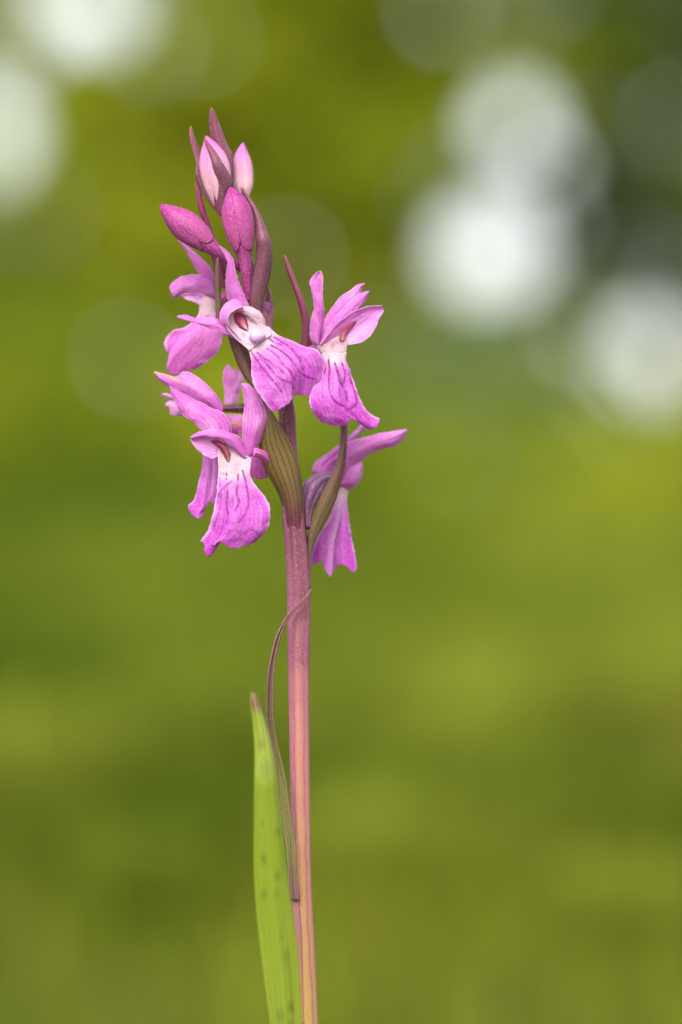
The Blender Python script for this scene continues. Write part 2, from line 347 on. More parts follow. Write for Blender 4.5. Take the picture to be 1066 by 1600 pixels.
# openings in the wood's edge where the sky shows: centre and half-axes
GAPS = [(140, 5, 76, 52), (-8, 205, 36, 70), (60, 60, 28, 28), (235, 75, 22, 20), (803, 195, 46, 46), (765, 392, 74, 60), (858, 262, 24, 26), (1032, 558, 78, 62), (910, 525, 24, 22),
        (690, 20, 24, 20), (1050, 15, 24, 20), (872, 345, 20, 20), (715, 715, 25, 22), (825, 755, 25, 22), (195, 568, 28, 26), (450, 400, 19, 18), (700, 620, 20, 18), 
        (955, 640, 20, 18), (320, 60, 19, 18), (-180, 60, 80, 90), (1300, 300, 120, 90), (1240, 620, 60, 40), (-200, 420, 40, 40)]
def in_gap(c, grow):
    x, y = to_px(c); r = np.zeros(x.shape, bool)
    for gx_, gy_, ga, gb in GAPS: r |= ((x-gx_)/(ga*grow))**2+((y-gy_)/(gb*grow))**2 < 1
    return r

def tree(name, x, y, h, cr, palette, nclump, label, cat='tree', group=None, zlow=.1, leafn=230, leafs=.13, clump=.42):
    root = bpy.data.objects.new(name, None); C.objects.link(root); root.location = (x, y, -.01); o3 = np.array([x, y, -.01])
    # trunk with limbs
    V_, F_ = [], []
    def limb(p0, p1, ra, rb, bend):
        n, sg = 7, 8; base = len(V_); p0, p1 = np.array(p0), np.array(p1); ax = p1-p0; ax /= np.linalg.norm(ax)
        a = np.cross(ax, [.3, .9, .2]); a /= np.linalg.norm(a); b = np.cross(ax, a)
        for i in range(n):
            t = i/(n-1); c = p0+(p1-p0)*t+bend*math.sin(math.pi*t)
            for k in range(sg):
                an = 2*math.pi*k/sg; V_.append(c+(ra+(rb-ra)*t)*(math.cos(an)*a+math.sin(an)*b))
        for i in range(n-1):
            for k in range(sg): F_.append((base+i*sg+k, base+i*sg+(k+1) % sg, base+(i+1)*sg+(k+1) % sg, base+(i+1)*sg+k))
    tr = .02*h+.03
    limb((0, 0, -.1), (rng.normal()*.2, rng.normal()*.2, h*.8), tr, tr*.25, rng.normal(size=3)*np.array([.12, .12, 0]))
    cen = []
    tries = 0
    while len(cen) < nclump and tries < nclump*30:
        tries += 1
        th, ph, rr = rng.uniform(0, 2*math.pi), rng.uniform(-1, 1), rng.uniform(0, 1)**(1/2.4)
        q = np.array([cr*rr*math.cos(th)*math.sqrt(1-ph*ph), cr*.8*rr*math.sin(th)*math.sqrt(1-ph*ph), (h+zlow)/2+ph*rr*(h-zlow)/2])
        cen.append(q)
    cen = np.array(cen)
    for q in cen[rng.permutation(len(cen))[:14]]:
        z0 = max(.2, q[2]-abs(q[0])*.7-.4); limb((0, 0, min(z0, h*.75)), q, tr*.35, tr*.06, np.array([0, 0, .1]))
    mesh('trunk', V_, F_, M_bark, root)
    L_, K_ = [], []
    for q in cen:
        rad = clump*rng.uniform(.65, 1.35); n = int(leafn*rng.uniform(.7, 1.2))
        pts = rng.normal(size=(n, 3))*rad*np.array([.55, .55, .42])+q
        base = np.array(palette[rng.integers(len(palette))]); tint = rng.uniform(.8, 1.2)
        col = base[None]*tint*rng.uniform(.75, 1.25, (n, 1))*np.array([1, 1, 1])+rng.normal(size=(n, 3))*np.array([.008, .008, .002])
        L_.append(pts); K_.append(np.clip(col, .003, 1))
    L_ = np.concatenate(L_); K_ = np.concatenate(K_)
    keep = ~in_gap(L_+o3, 1.0) & (L_[:, 2] > .03); L_, K_ = L_[keep], K_[keep]
    fast_mesh('crown', leaves(L_, rng.uniform(.7, 1.4, len(L_))*leafs, K_), 4, [(0, 1, 2), (0, 2, 3)], K_, M_fol, root)
    tag(root, label, cat, group); return root

OLIVE = [(.33, .38, .020), (.30, .365, .020), (.36, .39, .024)]
GOLD = [(.38, .38, .014), (.35, .37, .012)]
DEEP = [(.11, .165, .014), (.14, .195, .018), (.17, .225, .018)]
COOL = [(.16, .22, .05), (.20, .26, .08), (.14, .19, .04)]
GLAUC = [(.26, .32, .15), (.20, .26, .10), (.14, .20, .04)]
LB = 'out-of-focus olive-green tree in the woodland edge behind the orchid'
GB = 'trees along the woodland edge'
tree('olive_tree', -1.3, 22.5, 6.5, 2.3, OLIVE, 120, LB, group=GB, leafn=260)
tree('olive_tree', -.15, 22.2, 7.0, 1.3, OLIVE, 105, LB, group=GB, leafn=280)
tree('olive_tree', -5.2, 23.5, 6.0, 2.4, OLIVE, 70, LB, group=GB)
tree('olive_tree', 6.2, 25.5, 6.5, 2.4, OLIVE, 70, LB, group=GB)
tree('dark_tree', 2.6, 25.6, 7.2, 2.3, COOL+DEEP, 125, 'dark bluish-green blurred tree pierced by large white sky gaps', group=GB)
for ex, ey, eh in ((-9.5, 24.5, 6.4), (10.5, 25.0, 6.8), (-14.0, 23.0, 6.2), (15.0, 23.5, 6.6), (-19.0, 21.0, 6.5), (20.0, 21.5, 6.2)):
    tree('olive_tree', ex, ey, eh, 2.6, OLIVE, 60, LB, group=GB, leafn=160, leafs=.17)
LS = 'out-of-focus dark green shrub at the foot of the woodland edge'
LY = 'out-of-focus yellow-green shrub standing in the meadow'
LC = 'out-of-focus pale grey-green shrub below the bright sky gaps'
LG = 'out-of-focus mid-green shrub standing in the meadow'
GS = 'shrubs between meadow and wood'
for sx_, sy_, sh, sr, pal, lb in (
        (-2.2, 19.5, 1.5, 1.1, DEEP, LS), (.25, 19.4, 1.5, .9, DEEP, LS), (1.4, 20.2, 1.4, .9, DEEP+COOL, LS), (-3.9, 20, 1.6, 1.0, DEEP, LS), (4.2, 20.3, 1.2, 1.0, DEEP, LS),
        (.82, 16.5, 1.05, .5, GLAUC, LC), (1.35, 17.5, .95, .5, GLAUC+DEEP, LC), (1.1, 12.4, .5, .35, GLAUC+DEEP, LC),
        (-1.0, 15.0, .95, .8, DEEP+OLIVE, LG), (.35, 13.6, .62, .65, DEEP+OLIVE, LG), (-.25, 11.2, .42, .5, OLIVE+DEEP, LG), (-2.1, 13.5, .9, .7, OLIVE+DEEP, LG),
        (1.25, 14.2, .45, .62, GOLD, LY), (1.05, 10.2, .34, .45, GOLD+OLIVE, LY), (2.3, 15.2, .8, .8, OLIVE+GOLD, LY), (-.75, 8.6, .30, .42, DEEP, LG)):
    tree('shrub', sx_, sy_, sh, sr, pal, 34, lb, 'shrub', GS, .03, 200, .10*min(1, sh/.9+.2), .34*min(1, sh/1.1+.15))

# ------------------------------------------------------------------ meadow grass
def grass():
    n = 66000
    yc = .32+22*rng.uniform(0, 1, n)**2.1                       # distance from the camera
    x = rng.uniform(-1, 1, n)*(.45+.22*yc); y = yc-DIST
    lo = np.interp(yc, [0, .9, 1.3, 2.2, 4, 9, 22], [.012, .03, .035, .06, .10, .16, .22]); hi = np.interp(yc, [0, .9, 1.3, 2.2, 4, 9, 22], [.03, .05, .075, .13, .24, .36, .46])
    h = lo+(hi-lo)*rng.uniform(0, 1, n)**1.3; wd = np.interp(yc, [0, 1, 3, 8, 22], [.0012, .0018, .004, .010, .022])*rng.uniform(.7, 1.5, n)
    ok = ~((np.abs(x-ROOT[0]) < .012) & (np.abs(y) < .012)); x, y, h, wd, yc = x[ok], y[ok], h[ok], wd[ok], yc[ok]; n = len(x)
    z = .05*np.sin(x*.5+1)*np.sin(y*.37)*np.clip((np.hypot(x, y)-2)/8, 0, 1)-.004
    th = rng.uniform(0, 2*math.pi, n); lean = rng.uniform(.05, .6, n)*h; dirx, diry = np.cos(th), np.sin(th); ph = th+math.pi/2+rng.normal(size=n)*.5
    wx, wy = np.cos(ph)*wd/2, np.sin(ph)*wd/2; b = np.stack([x, y, z], 1)
    def pt(t, s): return b+np.stack([dirx*lean*t*t+s*wx*(1-t*.8), diry*lean*t*t+s*wy*(1-t*.8), h*t*(1-.12*t)], 1)
    V_ = np.stack([pt(0, -1), pt(0, 1), pt(.5, -1), pt(.5, 1), pt(1, 0)], 1)
    f = .45+0*x                                                    # patches of greener and yellower sward at several sizes
    for k_, (fx, fy, am) in enumerate(((.9, .2, .14), (2.7, .4, .14), (7.3, .7, .14), (17., 1.5, .14))):
        f = f+am*np.sin(fx*x+1.3*k_+.6)*np.sin(fy*y+.9*k_+.5*np.sin(fx*x*.7)+1.1)
    f = f+.22*np.clip((x-.3)/.8, -1, 1)*np.clip((yc-4)/4, 0, 1)
    f = np.clip(f+rng.normal(size=n)*.15, 0, 1.15)[:, None]
    c = np.array([.070, .112, .010])*(1-f)+np.array([.20, .225, .018])*f
    dry = rng.uniform(size=(n, 1)) < .04; c = np.where(dry, np.array([.20, .16, .03]), c)*rng.uniform(.75, 1.25, (n, 1))
    o = fast_mesh('meadow_grass', V_, 5, [(0, 1, 3), (0, 3, 2), (2, 3, 4)], c, M_grass)
    tag(o, 'blurred yellow-green grass covering the meadow behind the orchid', 'grass', kind='stuff')
grass()

def tussock(name, x, y, h, rad, colour, nb, label, group):
    th = rng.uniform(0, 2*math.pi, nb); rr = rad*.45*np.sqrt(rng.uniform(0, 1, nb)); hh = h*rng.uniform(.45, 1.0, nb); ph = th+math.pi/2+rng.normal(size=nb)*.6
    wd = h*.035*rng.uniform(.7, 1.5, nb)+.0015; lean = rad*rng.uniform(.1, .9, nb); th2 = th+rng.normal(size=nb)*.7
    b = np.stack([rr*np.cos(th), rr*np.sin(th), np.full(nb, -.004)], 1); wx, wy = np.cos(ph)*wd/2, np.sin(ph)*wd/2
    def pt(t, s_): return b+np.stack([np.cos(th2)*lean*t*t+s_*wx*(1-t*.7), np.sin(th2)*lean*t*t+s_*wy*(1-t*.7), hh*t*(1-.2*t)], 1)
    V_ = np.stack([pt(0, -1), pt(0, 1), pt(.5, -1), pt(.5, 1), pt(1, 0)], 1)
    c = np.array(colour)[None]*rng.uniform(.7, 1.3, (nb, 1))
    o = fast_mesh(name, V_, 5, [(0, 1, 3), (0, 3, 2), (2, 3, 4)], c, M_grass); o.location = (x, y, 0)
    tag(o, label, 'grass tuft', group)
TUFTS = {'l': ((.235, .27, .03), 'out-of-focus light yellow-green grass tuft in the meadow'), 'd': ((.065, .11, .008), 'out-of-focus dark green grass tuft in the meadow'), 'm': ((.13, .175, .016), 'out-of-focus mid-green grass tuft in the meadow'), 'b': ((.24, .19, .05), 'out-of-focus straw-brown grass tuft in the meadow')}
for px_, dist, h_, r_, kd in ((40, 2.0, .14, .09, 'l'), (215, 2.5, .17, .11, 'l'), (330, 1.8, .10, .07, 'd'), (640, 1.9, .11, .08, 'm'), (840, 2.4, .17, .11, 'l'), (1010, 1.8, .10, .07, 'm'), (1055, 2.1, .11, .06, 'b'), (720, 3.1, .20, .14, 'm'), (140, 3.2, .22, .15, 'm'), (620, 2.8, .17, .10, 'l'), (890, 2.9, .20, .10, 'm'), (1030, 2.4, .16, .08, 'l'), (110, 2.3, .17, .08, 'd'), (300, 2.1, .15, .07, 'm'), (700, 2.1, .15, .06, 'l'), (820, 1.8, .11, .05, 'm'), (560, 1.7, .09, .05, 'l'), (230, 1.6, .08, .05, 'm'), (970, 1.55, .07, .05, 'l'),
        (400, 3.0, .19, .13, 'm'), (960, 3.5, .25, .17, 'l'), (600, 3.8, .24, .16, 'm'), (40, 4.2, .28, .19, 'm'), (290, 4.7, .30, .2, 'm'), (860, 5.0, .32, .22, 'l'), (1090, 4.8, .29, .2, 'm'), (-70, 2.7, .18, .12, 'd'), (1140, 2.7, .18, .12, 'l'), (540, 2.4, .15, .10, 'm'), (720, 6.2, .36, .28, 'd'), (100, 6.4, .40, .3, 'd'),
        (250, 3.9, .24, .14, 'l'), (500, 5.6, .33, .22, 'm'), (780, 4.2, .22, .14, 'm'), (990, 6.6, .38, .3, 'l'), (360, 2.2, .13, .08, 'l'), (930, 2.0, .11, .07, 'd'), (760, 1.75, .08, .06, 'l'), (150, 1.75, .08, .06, 'd'), (470, 6.8, .36, .28, 'd')):
    tussock('grass_tuft', (px_-533)*S*dist/DIST, dist-DIST, h_, r_, TUFTS[kd][0], 420, TUFTS[kd][1], 'grass tufts in the meadow')

# ------------------------------------------------------------------ the orchid
orchid = bpy.data.objects.new('orchid', None); C.objects.link(orchid); orchid.location = tuple(ROOT)
tag(orchid, 'slender wild orchid with pink-violet flowers and buds on a purplish stem', 'orchid')

tube('stem', orchid, M_stem, [(505, 2612, 0, 24), (503, 2250, 0, 22), (494, 1850, 0, 19), (483, 1620, 0, 16), (477, 1480, 0, 16), (471.5, 1390, 0, 16.6), (469.5, 1250, 0, 16), (467, 1050, 0, 17), (466, 900, 0, 18.6), (461, 830, 0, 17.6), (456.5, 780, 0, 16.4), (450, 700, 0, 14.6), (448, 640, 0, 13.4), (432, 570, 0.5, 12.5), (414, 515, 1, 11.5), (400, 460, 1, 10), (386, 400, 1.2, 8), (370, 345, 1.4, 6.5), (356, 300, 1.2, 5), (348, 262, 1, 3)],
     None, n=160, seg=60, ribs=6, ribamp=.035, ph=.55)

def col(v0, v1=None): return v0
# --- pale masks
def base_pale(k, w_=.35, p=1.0): return lambda U, V: k*np.clip(1-(V/w_)**p, 0, 1)
def lip_pale(U, V): return np.clip(np.clip(1.35-V/.17, 0, 1)*np.clip(1.5-1.0*np.abs(2*U-1)*(V*7), 0, 1)+.34*np.exp(-((U-.52)/.22)**2)*np.clip(1.1-V/.7, 0, 1), 0, 1)

def bud(axis, parts_at, mat, twist, ov_mat=None, name='bud', halfw=66, label=None):
    """ovary tube and core carry three overlapping sepals with their seams"""
    b = tube(name, orchid, ov_mat or M_ovary, axis, None, .93, n=60, seg=20)
    q = crom(axis, 60); c = P(q[:, 0], q[:, 1], q[:, 2]); rr = np.maximum(q[:, 3], .3)*S
    tg = np.gradient(c, axis=0); tg /= np.linalg.norm(tg, axis=1)[:, None]; fr = np.array([0, -1.0, 0]); t0 = parts_at
    for k in range(3):
        nu, nv = 22, 40; V_, UV = [], []
        for j in range(nv):
            v = j/(nv-1); t = t0+(1.0-t0)*v; fi = t*59; i0 = min(int(fi), 58); a_ = fi-i0
            cc = c[i0]*(1-a_)+c[i0+1]*a_; r_ = rr[i0]*(1-a_)+rr[i0+1]*a_; tt = tg[i0]
            n1 = fr-tt*(fr@tt); n1 /= np.linalg.norm(n1); n2 = np.cross(tt, n1)
            hw = R(halfw)*min(1, .25+.75*math.sqrt(min(1, v/.16)))
            for i in range(nu):
                e = 2*i/(nu-1)-1; an = R(twist+120*k)+e*hw
                gsc = 1.0+.045*(1-abs(e)**4)-(.055 if e < 0 else -.012)*abs(e)**8+.012*math.sin(9*v+k*2+4*e)
                V_.append(cc+r_*gsc*(math.cos(an)*n1+math.sin(an)*n2)+tt*0); UV.append((i/(nu-1), v))
        f = [(j*nu+i, j*nu+i+1, (j+1)*nu+i+1, (j+1)*nu+i) for j in range(nv-1) for i in range(nu-1)]
        e_ = np.abs(2*np.array(UV)[:, 0]-1)
        o = mesh('sepal', V_, f, mat, b, UV, {'pale': np.zeros(len(V_)), 'mark': 1.0*np.clip((e_-.9)/.08, 0, 1), 'burn': np.zeros(len(V_)), 'rim': e_})
        m = o.modifiers.new('thickness', 'SOLIDIFY'); m.thickness = .00018; m.offset = -1
    if label: b['label'] = label
    return b

# buds
bud(r1([(562, 830, .6, 4), (548, 740, .4, 11), (536, 640, .1, 19), (522, 540, -.2, 23), (502, 440, -.4, 21.5), (480, 355, -.6, 13.5), (464, 305, -.8, 6), (456, 283, -.8, 2.2), (454, 275, -.8, .3)]), .12, M_budpale, 30, M_ovary, label='pale pink bud wrapped by bracts near the tip of the spike')
bud(r1([(700, 760, 4, 5), (714, 690, 4.4, 9), (714, 640, 4.5, 13.5), (711, 560, 4.6, 15.6), (707, 480, 4.5, 14.6), (703, 405, 4.4, 10.5), (707, 352, 4.2, 4.8), (710, 332, 4.2, 2), (711, 322, 4.2, .3)]), .10, M_budpale, 50, M_ovary, label='pale upright bud with a white base')
bud(r1([(740, 1420, -.5, 7), (738, 1300, -1.4, 8.6), (731, 1200, -2.2, 9.8), (720, 1100, -2.8, 13), (709, 1040, -3.2, 17), (692, 950, -3.5, 22), (676, 865, -3.6, 23.6), (660, 780, -3.6, 21.5), (642, 705, -3.4, 14), (631, 660, -3.3, 7.6), (625, 640, -3.2, 3.6), (623, 629, -3.2, .3)]), .44, M_bud, 50, M_ovary, label='magenta bud standing upright in front of the spike')
bud(r1([(720, 1215, 0, 5), (640, 1160, -1.4, 8), (560, 1100, -2.4, 9), (475, 1035, -3.2, 14.5), (400, 970, -3.5, 20.5), (305, 895, -3.7, 22.5), (225, 832, -3.8, 16.5), (175, 790, -3.8, 9.5), (150, 766, -3.8, 5), (136, 750, -3.8, .3)]), .42, M_bud, 35, M_ovary, label='magenta bud jutting sideways from the spike')

def bract(L, R_, mat, D, label=None, name='bract', **kw):
    kw.setdefault('nu', 18); kw.setdefault('nv', 50); kw.setdefault('wave', .08); kw.setdefault('ruffle', .05); kw.setdefault('thick', .3); kw.setdefault('jag', .2)
    o = sheet(name, orchid, mat, L, R_, D=D, **kw)
    if label: o['label'] = label
    return o
# bracts, base to tip
bract(r1([(570, 800), (545, 640), (520, 470), (500, 330), (484, 240), (480, 140), (491, 86)]), r1([(625, 800), (640, 620), (637, 420), (580, 290), (546, 200), (515, 130), (493, 86)]), M_bract, [1.2, 1.2, .6, .2, 0], keel=1.0, burn=[(r1([(492, 84), (493, 92)]), 2.2, .9)])
bract(r1([(552, 830), (470, 730), (420, 640), (385, 560), (385, 470), (360, 360), (341, 250), (347, 212)]), r1([(575, 800), (540, 715), (490, 640), (440, 575), (425, 480), (400, 380), (365, 270), (350, 212)]), M_bract, [.6, .0, -.6, -.4, .2], bulge=[.6], skew=[.3], burn=[(r1([(430, 575), (490, 660), (545, 730)]), 2.6, .45), (r1([(347, 212), (349, 222)]), 2, .8)])
bract(r1([(555, 830), (540, 760), (520, 650), (508, 520), (478, 400), (442, 300)]), r1([(575, 800), (610, 690), (640, 605), (588, 505), (520, 390), (446, 300)]), M_bract, [-.8, -2.4, -3.6, -3.4, -2.2], bulge=[.5, 1.3, .8, .2], label='grey-purple bract lying over the pale bud')
bract(r1([(470, 960), (440, 880), (408, 800), (390, 700), (381, 602)]), r1([(505, 960), (482, 890), (442, 770), (412, 650), (388, 598)]), M_bractred, [.5, .3, .2, .2], keel=.5)
bract(r1([(765, 1500), (760, 1400), (775, 1270), (800, 1150), (806, 1060), (800, 950), (790, 830), (740, 720), (698, 640)]), r1([(832, 1510), (852, 1400), (895, 1250), (907, 1080), (895, 1000), (850, 880), (785, 750), (705, 638)]), M_bract, [-1, -2.8, -4.2, -4.6, -4.0, -2.6, -1.8], bulge=[.6, 1.4, 1.6, .8, .2], label='broad arching brown-purple bract beside the magenta bud')
bract(r1([(520, 1560), (523, 1480), (518, 1300), (522, 1200), (533, 1120)]), r1([(560, 1560), (566, 1480), (552, 1300), (550, 1190), (537, 1120)]), M_bractright, [-2.0, -2.6, -3.2, -3.2], keel=.5, label='thin brown bract in front of the rear left flower')
bract(r1([(850, 1620), (868, 1500), (872, 1400), (880, 1330)]), r1([(915, 1620), (920, 1520), (908, 1400), (884, 1330)]), M_bract, [1.5, 2.2, 2.5], bulge=[.8])
bract(r1([(560, 1330), (520, 1240), (500, 1150), (480, 1040), (470, 960)]), r1([(600, 1330), (590, 1240), (580, 1130), (540, 1040), (500, 960)]), M_bractred, [.6, .8, 1.0], bulge=[.8])
bract(r3([(215, 700), (226, 640), (234, 500), (215, 400), (170, 255), (120, 110), (108, 40)]), r3([(290, 700), (296, 620), (284, 530), (268, 430), (214, 285), (142, 112), (111, 40)]), M_bractred, [0, -.4, -.8, -.6, 0], keel=1.0, burn=[(r3([(109, 42), (110, 55)]), 2, .7)], label='narrow wine-red bract standing between the two front flowers')
bract([(446.5, 850), (443.2, 820), (439.2, 780), (428, 756), (415, 733), (405, 696), (409, 660), (398, 610), (382, 588), (371, 566), (360, 535), (352, 505)], [(479.5, 850), (477, 820), (473, 775), (465, 721), (456, 699), (442, 672), (425, 645), (408, 615), (397, 590), (391, 562), (378, 530), (355, 505)],
      M_bractgreen, [-1.5, -2.2, -3.8, -4.6, -4.0, -3.2, -2.6, -2.2], bulge=[2.9, 2.8, 2.0, 1.2, .8], cyl=1.88, jag=0, nu=26, nv=70, name='bract', label='olive-green veined bract clasping the stem')
bract(r5([(285, 1330), (276, 1180), (266, 1060), (268, 1000), (283, 920), (312, 830), (362, 690), (430, 560), (480, 430), (500, 300), (503, 180), (508, 60)]), r5([(287, 1330), (292, 1180), (297, 1080), (322, 990), (372, 900), (440, 770), (490, 620), (525, 480), (538, 320), (540, 180), (525, 60)]),
      M_bractright, [-.2, .4, .4, -.6, -1.4, -1.6, -1.2, -.8], bulge=[.1, .9, 1.2, .8], nv=70, burn=[(r5([(266, 1000), (268, 1080), (278, 1200), (286, 1320)]), 1.6, .5)], label='long green-brown bract curving up in front of the right rear flower')

# ---------------- flowers
def flower(pts, rad, mat=None, label=None):
    o = tube('flower', orchid, mat or M_ovary, pts, rad, n=40, seg=42, ribs=6, ribamp=.07)
    if label: o['label'] = label
    return o

# rear left flower, a little out of focus
f1 = flower([(398, 470, 1.5), (380, 462, 3.5), (355, 462, 5), (338, 475, 5.5)], [7, 9, 9, 7], label='rear left flower seen from the side')
D1 = 5.5
sheet('sepal', f1, M_sepal, r2([(300, 330), (290, 245), (250, 180), (208, 100), (150, 20)]), r2([(385, 400), (382, 290), (350, 192), (280, 118), (158, 18)]), D=[D1, D1, D1+.5], bulge=[.8])
sheet('petal', f1, M_sepal, r2([(360, 260), (300, 236), (230, 236), (165, 250), (120, 280), (96, 312)]), r2([(390, 390), (320, 375), (250, 352), (190, 352), (150, 375), (128, 388)]), D=[D1-.5, D1-1.5, D1-1], bulge=[1.6], pale=lambda U, V: .25*np.clip(U, 0, 1))
sheet('petal', f1, M_sepal, pale=lambda U, V: .55+0*U, L=r2([(320, 360), (260, 350), (200, 350), (165, 360)]), R_=r2([(320, 450), (285, 420), (260, 405), (200, 385)]), D=[D1-.5, D1-.8], bulge=[-.6])
sheet('throat', f1, M_throat, wave=.03, ruffle=0, jag=.2, L=r2([(310, 360), (290, 390), (284, 430), (280, 480)]), R_=r2([(400, 400), (395, 430), (385, 470), (385, 490)]), D=[D1-1.2, D1-1.4], bulge=[.8], pale=lambda U, V: .2+0*U)
sheet('lip', f1, M_liprear, r2([(285, 460), (265, 500), (200, 555), (120, 580), (70, 640), (72, 690), (112, 738)]), r2([(390, 470), (405, 540), (422, 600), (418, 665), (388, 722), (330, 772), (262, 815)]),
      B=r2([(112, 738), (165, 748), (95, 768), (84, 795), (92, 832), (130, 852), (170, 835), (215, 828), (262, 815)]), D=[D1-1.2, D1-1.8, D1-1.6, D1-1], bulge=[.4, 1.0], pale=base_pale(.55, .3), nu=50, nv=60, folds=[(.45, -.8, .12)])

# centre flower
f2 = flower([(405, 540, .5), (402, 515, -1.5), (396, 498, -4), (388, 492, -5.2)], [8, 9.5, 10, 8], label='front flower with a striped lip and white hood, facing forward')
sheet('sepal', f2, M_sepal, r2([(470, 430), (450, 350), (445, 250), (455, 155), (432, 95), (405, 58)]), r2([(592, 432), (545, 320), (512, 230), (490, 140), (442, 76), (407, 56)]), D=[-4.5, -5.0, -5.2, -4.6], bulge=[1.0, .8, -.5], skew=[-.6, .3])
sheet('sepal', f2, M_sepal, r2([(470, 580), (430, 535), (385, 503), (260, 500), (185, 481), (145, 488)]), r2([(540, 660), (480, 622), (420, 601), (340, 562), (230, 526), (146, 497)]), D=[-5, -5.6, -5, -4], bulge=[.9, .5], skew=[-.5])
sheet('petal', f2, M_sepal, r2([(525, 655), (460, 585), (408, 520), (412, 465), (452, 405), (510, 387), (548, 412)]), r2([(548, 645), (498, 585), (462, 535), (462, 490), (485, 462), (522, 442), (552, 432)]), D=[-5.6, -6.0, -6.4, -6.0], skew=[-1.4], bulge=[-.9], pale=lambda U, V: .35*U)
sheet('petal', f2, M_throat, r2([(498, 470), (555, 478), (600, 515), (625, 570)]), r2([(538, 425), (600, 432), (662, 468), (690, 525), (700, 575)]), D=[-6.0, -7.4, -7.2, -6.6], bulge=[1.2], pale=lambda U, V: .4+0*U, marks=[(r2([(612, 545)]), 2.0, .9), (r2([(575, 455), (640, 490)]), 3, .18)])
sheet('throat', f2, M_throat, wave=.03, ruffle=0, jag=.2, L=r2([(452, 480), (452, 560), (500, 622), (545, 662), (592, 702)]), R_=r2([(600, 470), (650, 530), (695, 552), (720, 575), (728, 605)]), D=[-5.4, -5.6, -6.6, -7.9], bulge=[-1.2, -1.0, -.2], pale=lambda U, V: .3+0*U,
      marks=[(r2([(552, 600), (560, 612)]), 2.0, .8), (r2([(690, 612), (692, 642)]), 1.6, .8), (r2([(625, 678), (652, 676)]), 1.6, .9), (r2([(572, 662), (600, 664)]), 1.2, .7), (r2([(680, 660), (690, 664)]), 1.6, .8)])
sheet('column', f2, M_column, r2([(478, 478), (490, 520), (530, 562), (575, 585)]), r2([(530, 462), (568, 490), (582, 540), (592, 578)]), D=[-5.6, -6.6, -7.0, -6.8], bulge=[.9], nu=20, nv=26, pale=lambda U, V: .8*np.exp(-((U-.6)/.2)**2)*np.clip((V-.3)*2, 0, 1), ruffle=.02, wave=.04)
tube('stigma', f2, petal_mat('lavender_knob', (.72, .46, .72, 1), (.74, .50, .76, 1), (.88, .74, .86, 1), (.5, .2, .5, 1), 3, .1, .3), r2([(600, 620, -5), (616, 616, -7.2), (638, 612, -8.2), (658, 612, -8.0), (676, 612, -6.4)]), [3, 10.5, 12.5, 11, 3], n=18, seg=18)
sheet('lip', f2, M_lip, r2([(588, 690), (604, 780), (605, 860), (625, 930), (680, 1010), (730, 1080)]), r2([(705, 550), (760, 600), (850, 640), (950, 682), (1005, 695), (1048, 745), (1052, 860), (1012, 1000)]),
      B=r2([(730, 1080), (785, 1060), (848, 1012), (865, 982), (912, 972), (960, 985), (1012, 1000)]), T=r2([(588, 690), (630, 655), (672, 600), (705, 550)]), D=[-7.6, -8.7, -9.2, -9.0, -8.6], bulge=[.4, 1.4, 1.6], skew=[.2, .8, 1.6], pale=lip_pale, nu=100, nv=110,
      folds=[(.45, -.9, .10), (.68, .7, .08)], wave=.2, ruffle=.3,
      marks=[(r2(p), wd*.95, min(1, st*1.15)) for p, wd, st in (
        ([(600, 705), (640, 765), (690, 830), (740, 890), (790, 955)], 1.9, .85), ([(640, 715), (700, 760), (730, 775)], 1.9, .9), ([(660, 740), (720, 810), (790, 880), (850, 905), (862, 935)], 1.9, .8),
        ([(700, 690), (760, 730), (800, 790), (850, 840), (870, 880)], 1.8, .85), ([(725, 670), (780, 700), (850, 760), (900, 830), (960, 870), (1000, 880)], 1.9, .9), ([(745, 620), (800, 655), (850, 690), (895, 745), (922, 825)], 1.8, .8),
        ([(700, 620), (745, 650), (790, 665)], 1.6, .8), ([(700, 860), (720, 920), (760, 960)], 1.6, .45), ([(770, 800), (800, 840)], 2, .7), ([(655, 800), (670, 870), (700, 940)], 1.5, .35))])

# right flower
f3 = flower([(452, 560, .4), (476, 552, -1), (500, 545, -2.6), (520, 538, -3.6)], [8, 9, 9, 8], M_ovgrey, label='right front flower turned sideways with a cream throat')
sheet('sepal', f3, M_sepal, r3([(330, 672), (298, 640), (284, 575), (290, 500), (314, 395), (300, 300), (288, 215), (330, 160), (352, 147)]), r3([(362, 660), (380, 570), (386, 480), (384, 390), (373, 300), (379, 212), (372, 165), (362, 147)]), D=[-3.6, -4.2, -4.4, -4.2, -4.0], bulge=[1.6, 1.2, .8, -.6], pale=base_pale(.15), burn=[(r3([(362, 150), (372, 170), (378, 215)]), 1.4, .8)])
sheet('petal', f3, M_sepal, r3([(350, 660), (388, 480), (440, 402), (508, 318), (575, 277), (610, 246), (664, 232)]), r3([(440, 620), (500, 510), (570, 420), (630, 350), (640, 300), (650, 262), (668, 236)]), D=[-3.0, -3.6, -3.2, -2.4], bulge=[.6], burn=[(r3([(392, 465), (440, 402), (508, 318), (580, 276), (664, 233)]), 1.0, .6)])
sheet('petal', f3, M_sepal, r3([(350, 665), (420, 520), (520, 420), (590, 330), (650, 298), (694, 285)]), r3([(470, 620), (540, 510), (600, 440), (650, 385), (686, 330), (702, 292)]), D=[-4.0, -4.8, -4.4, -3.8], bulge=[.9], pale=base_pale(.2))
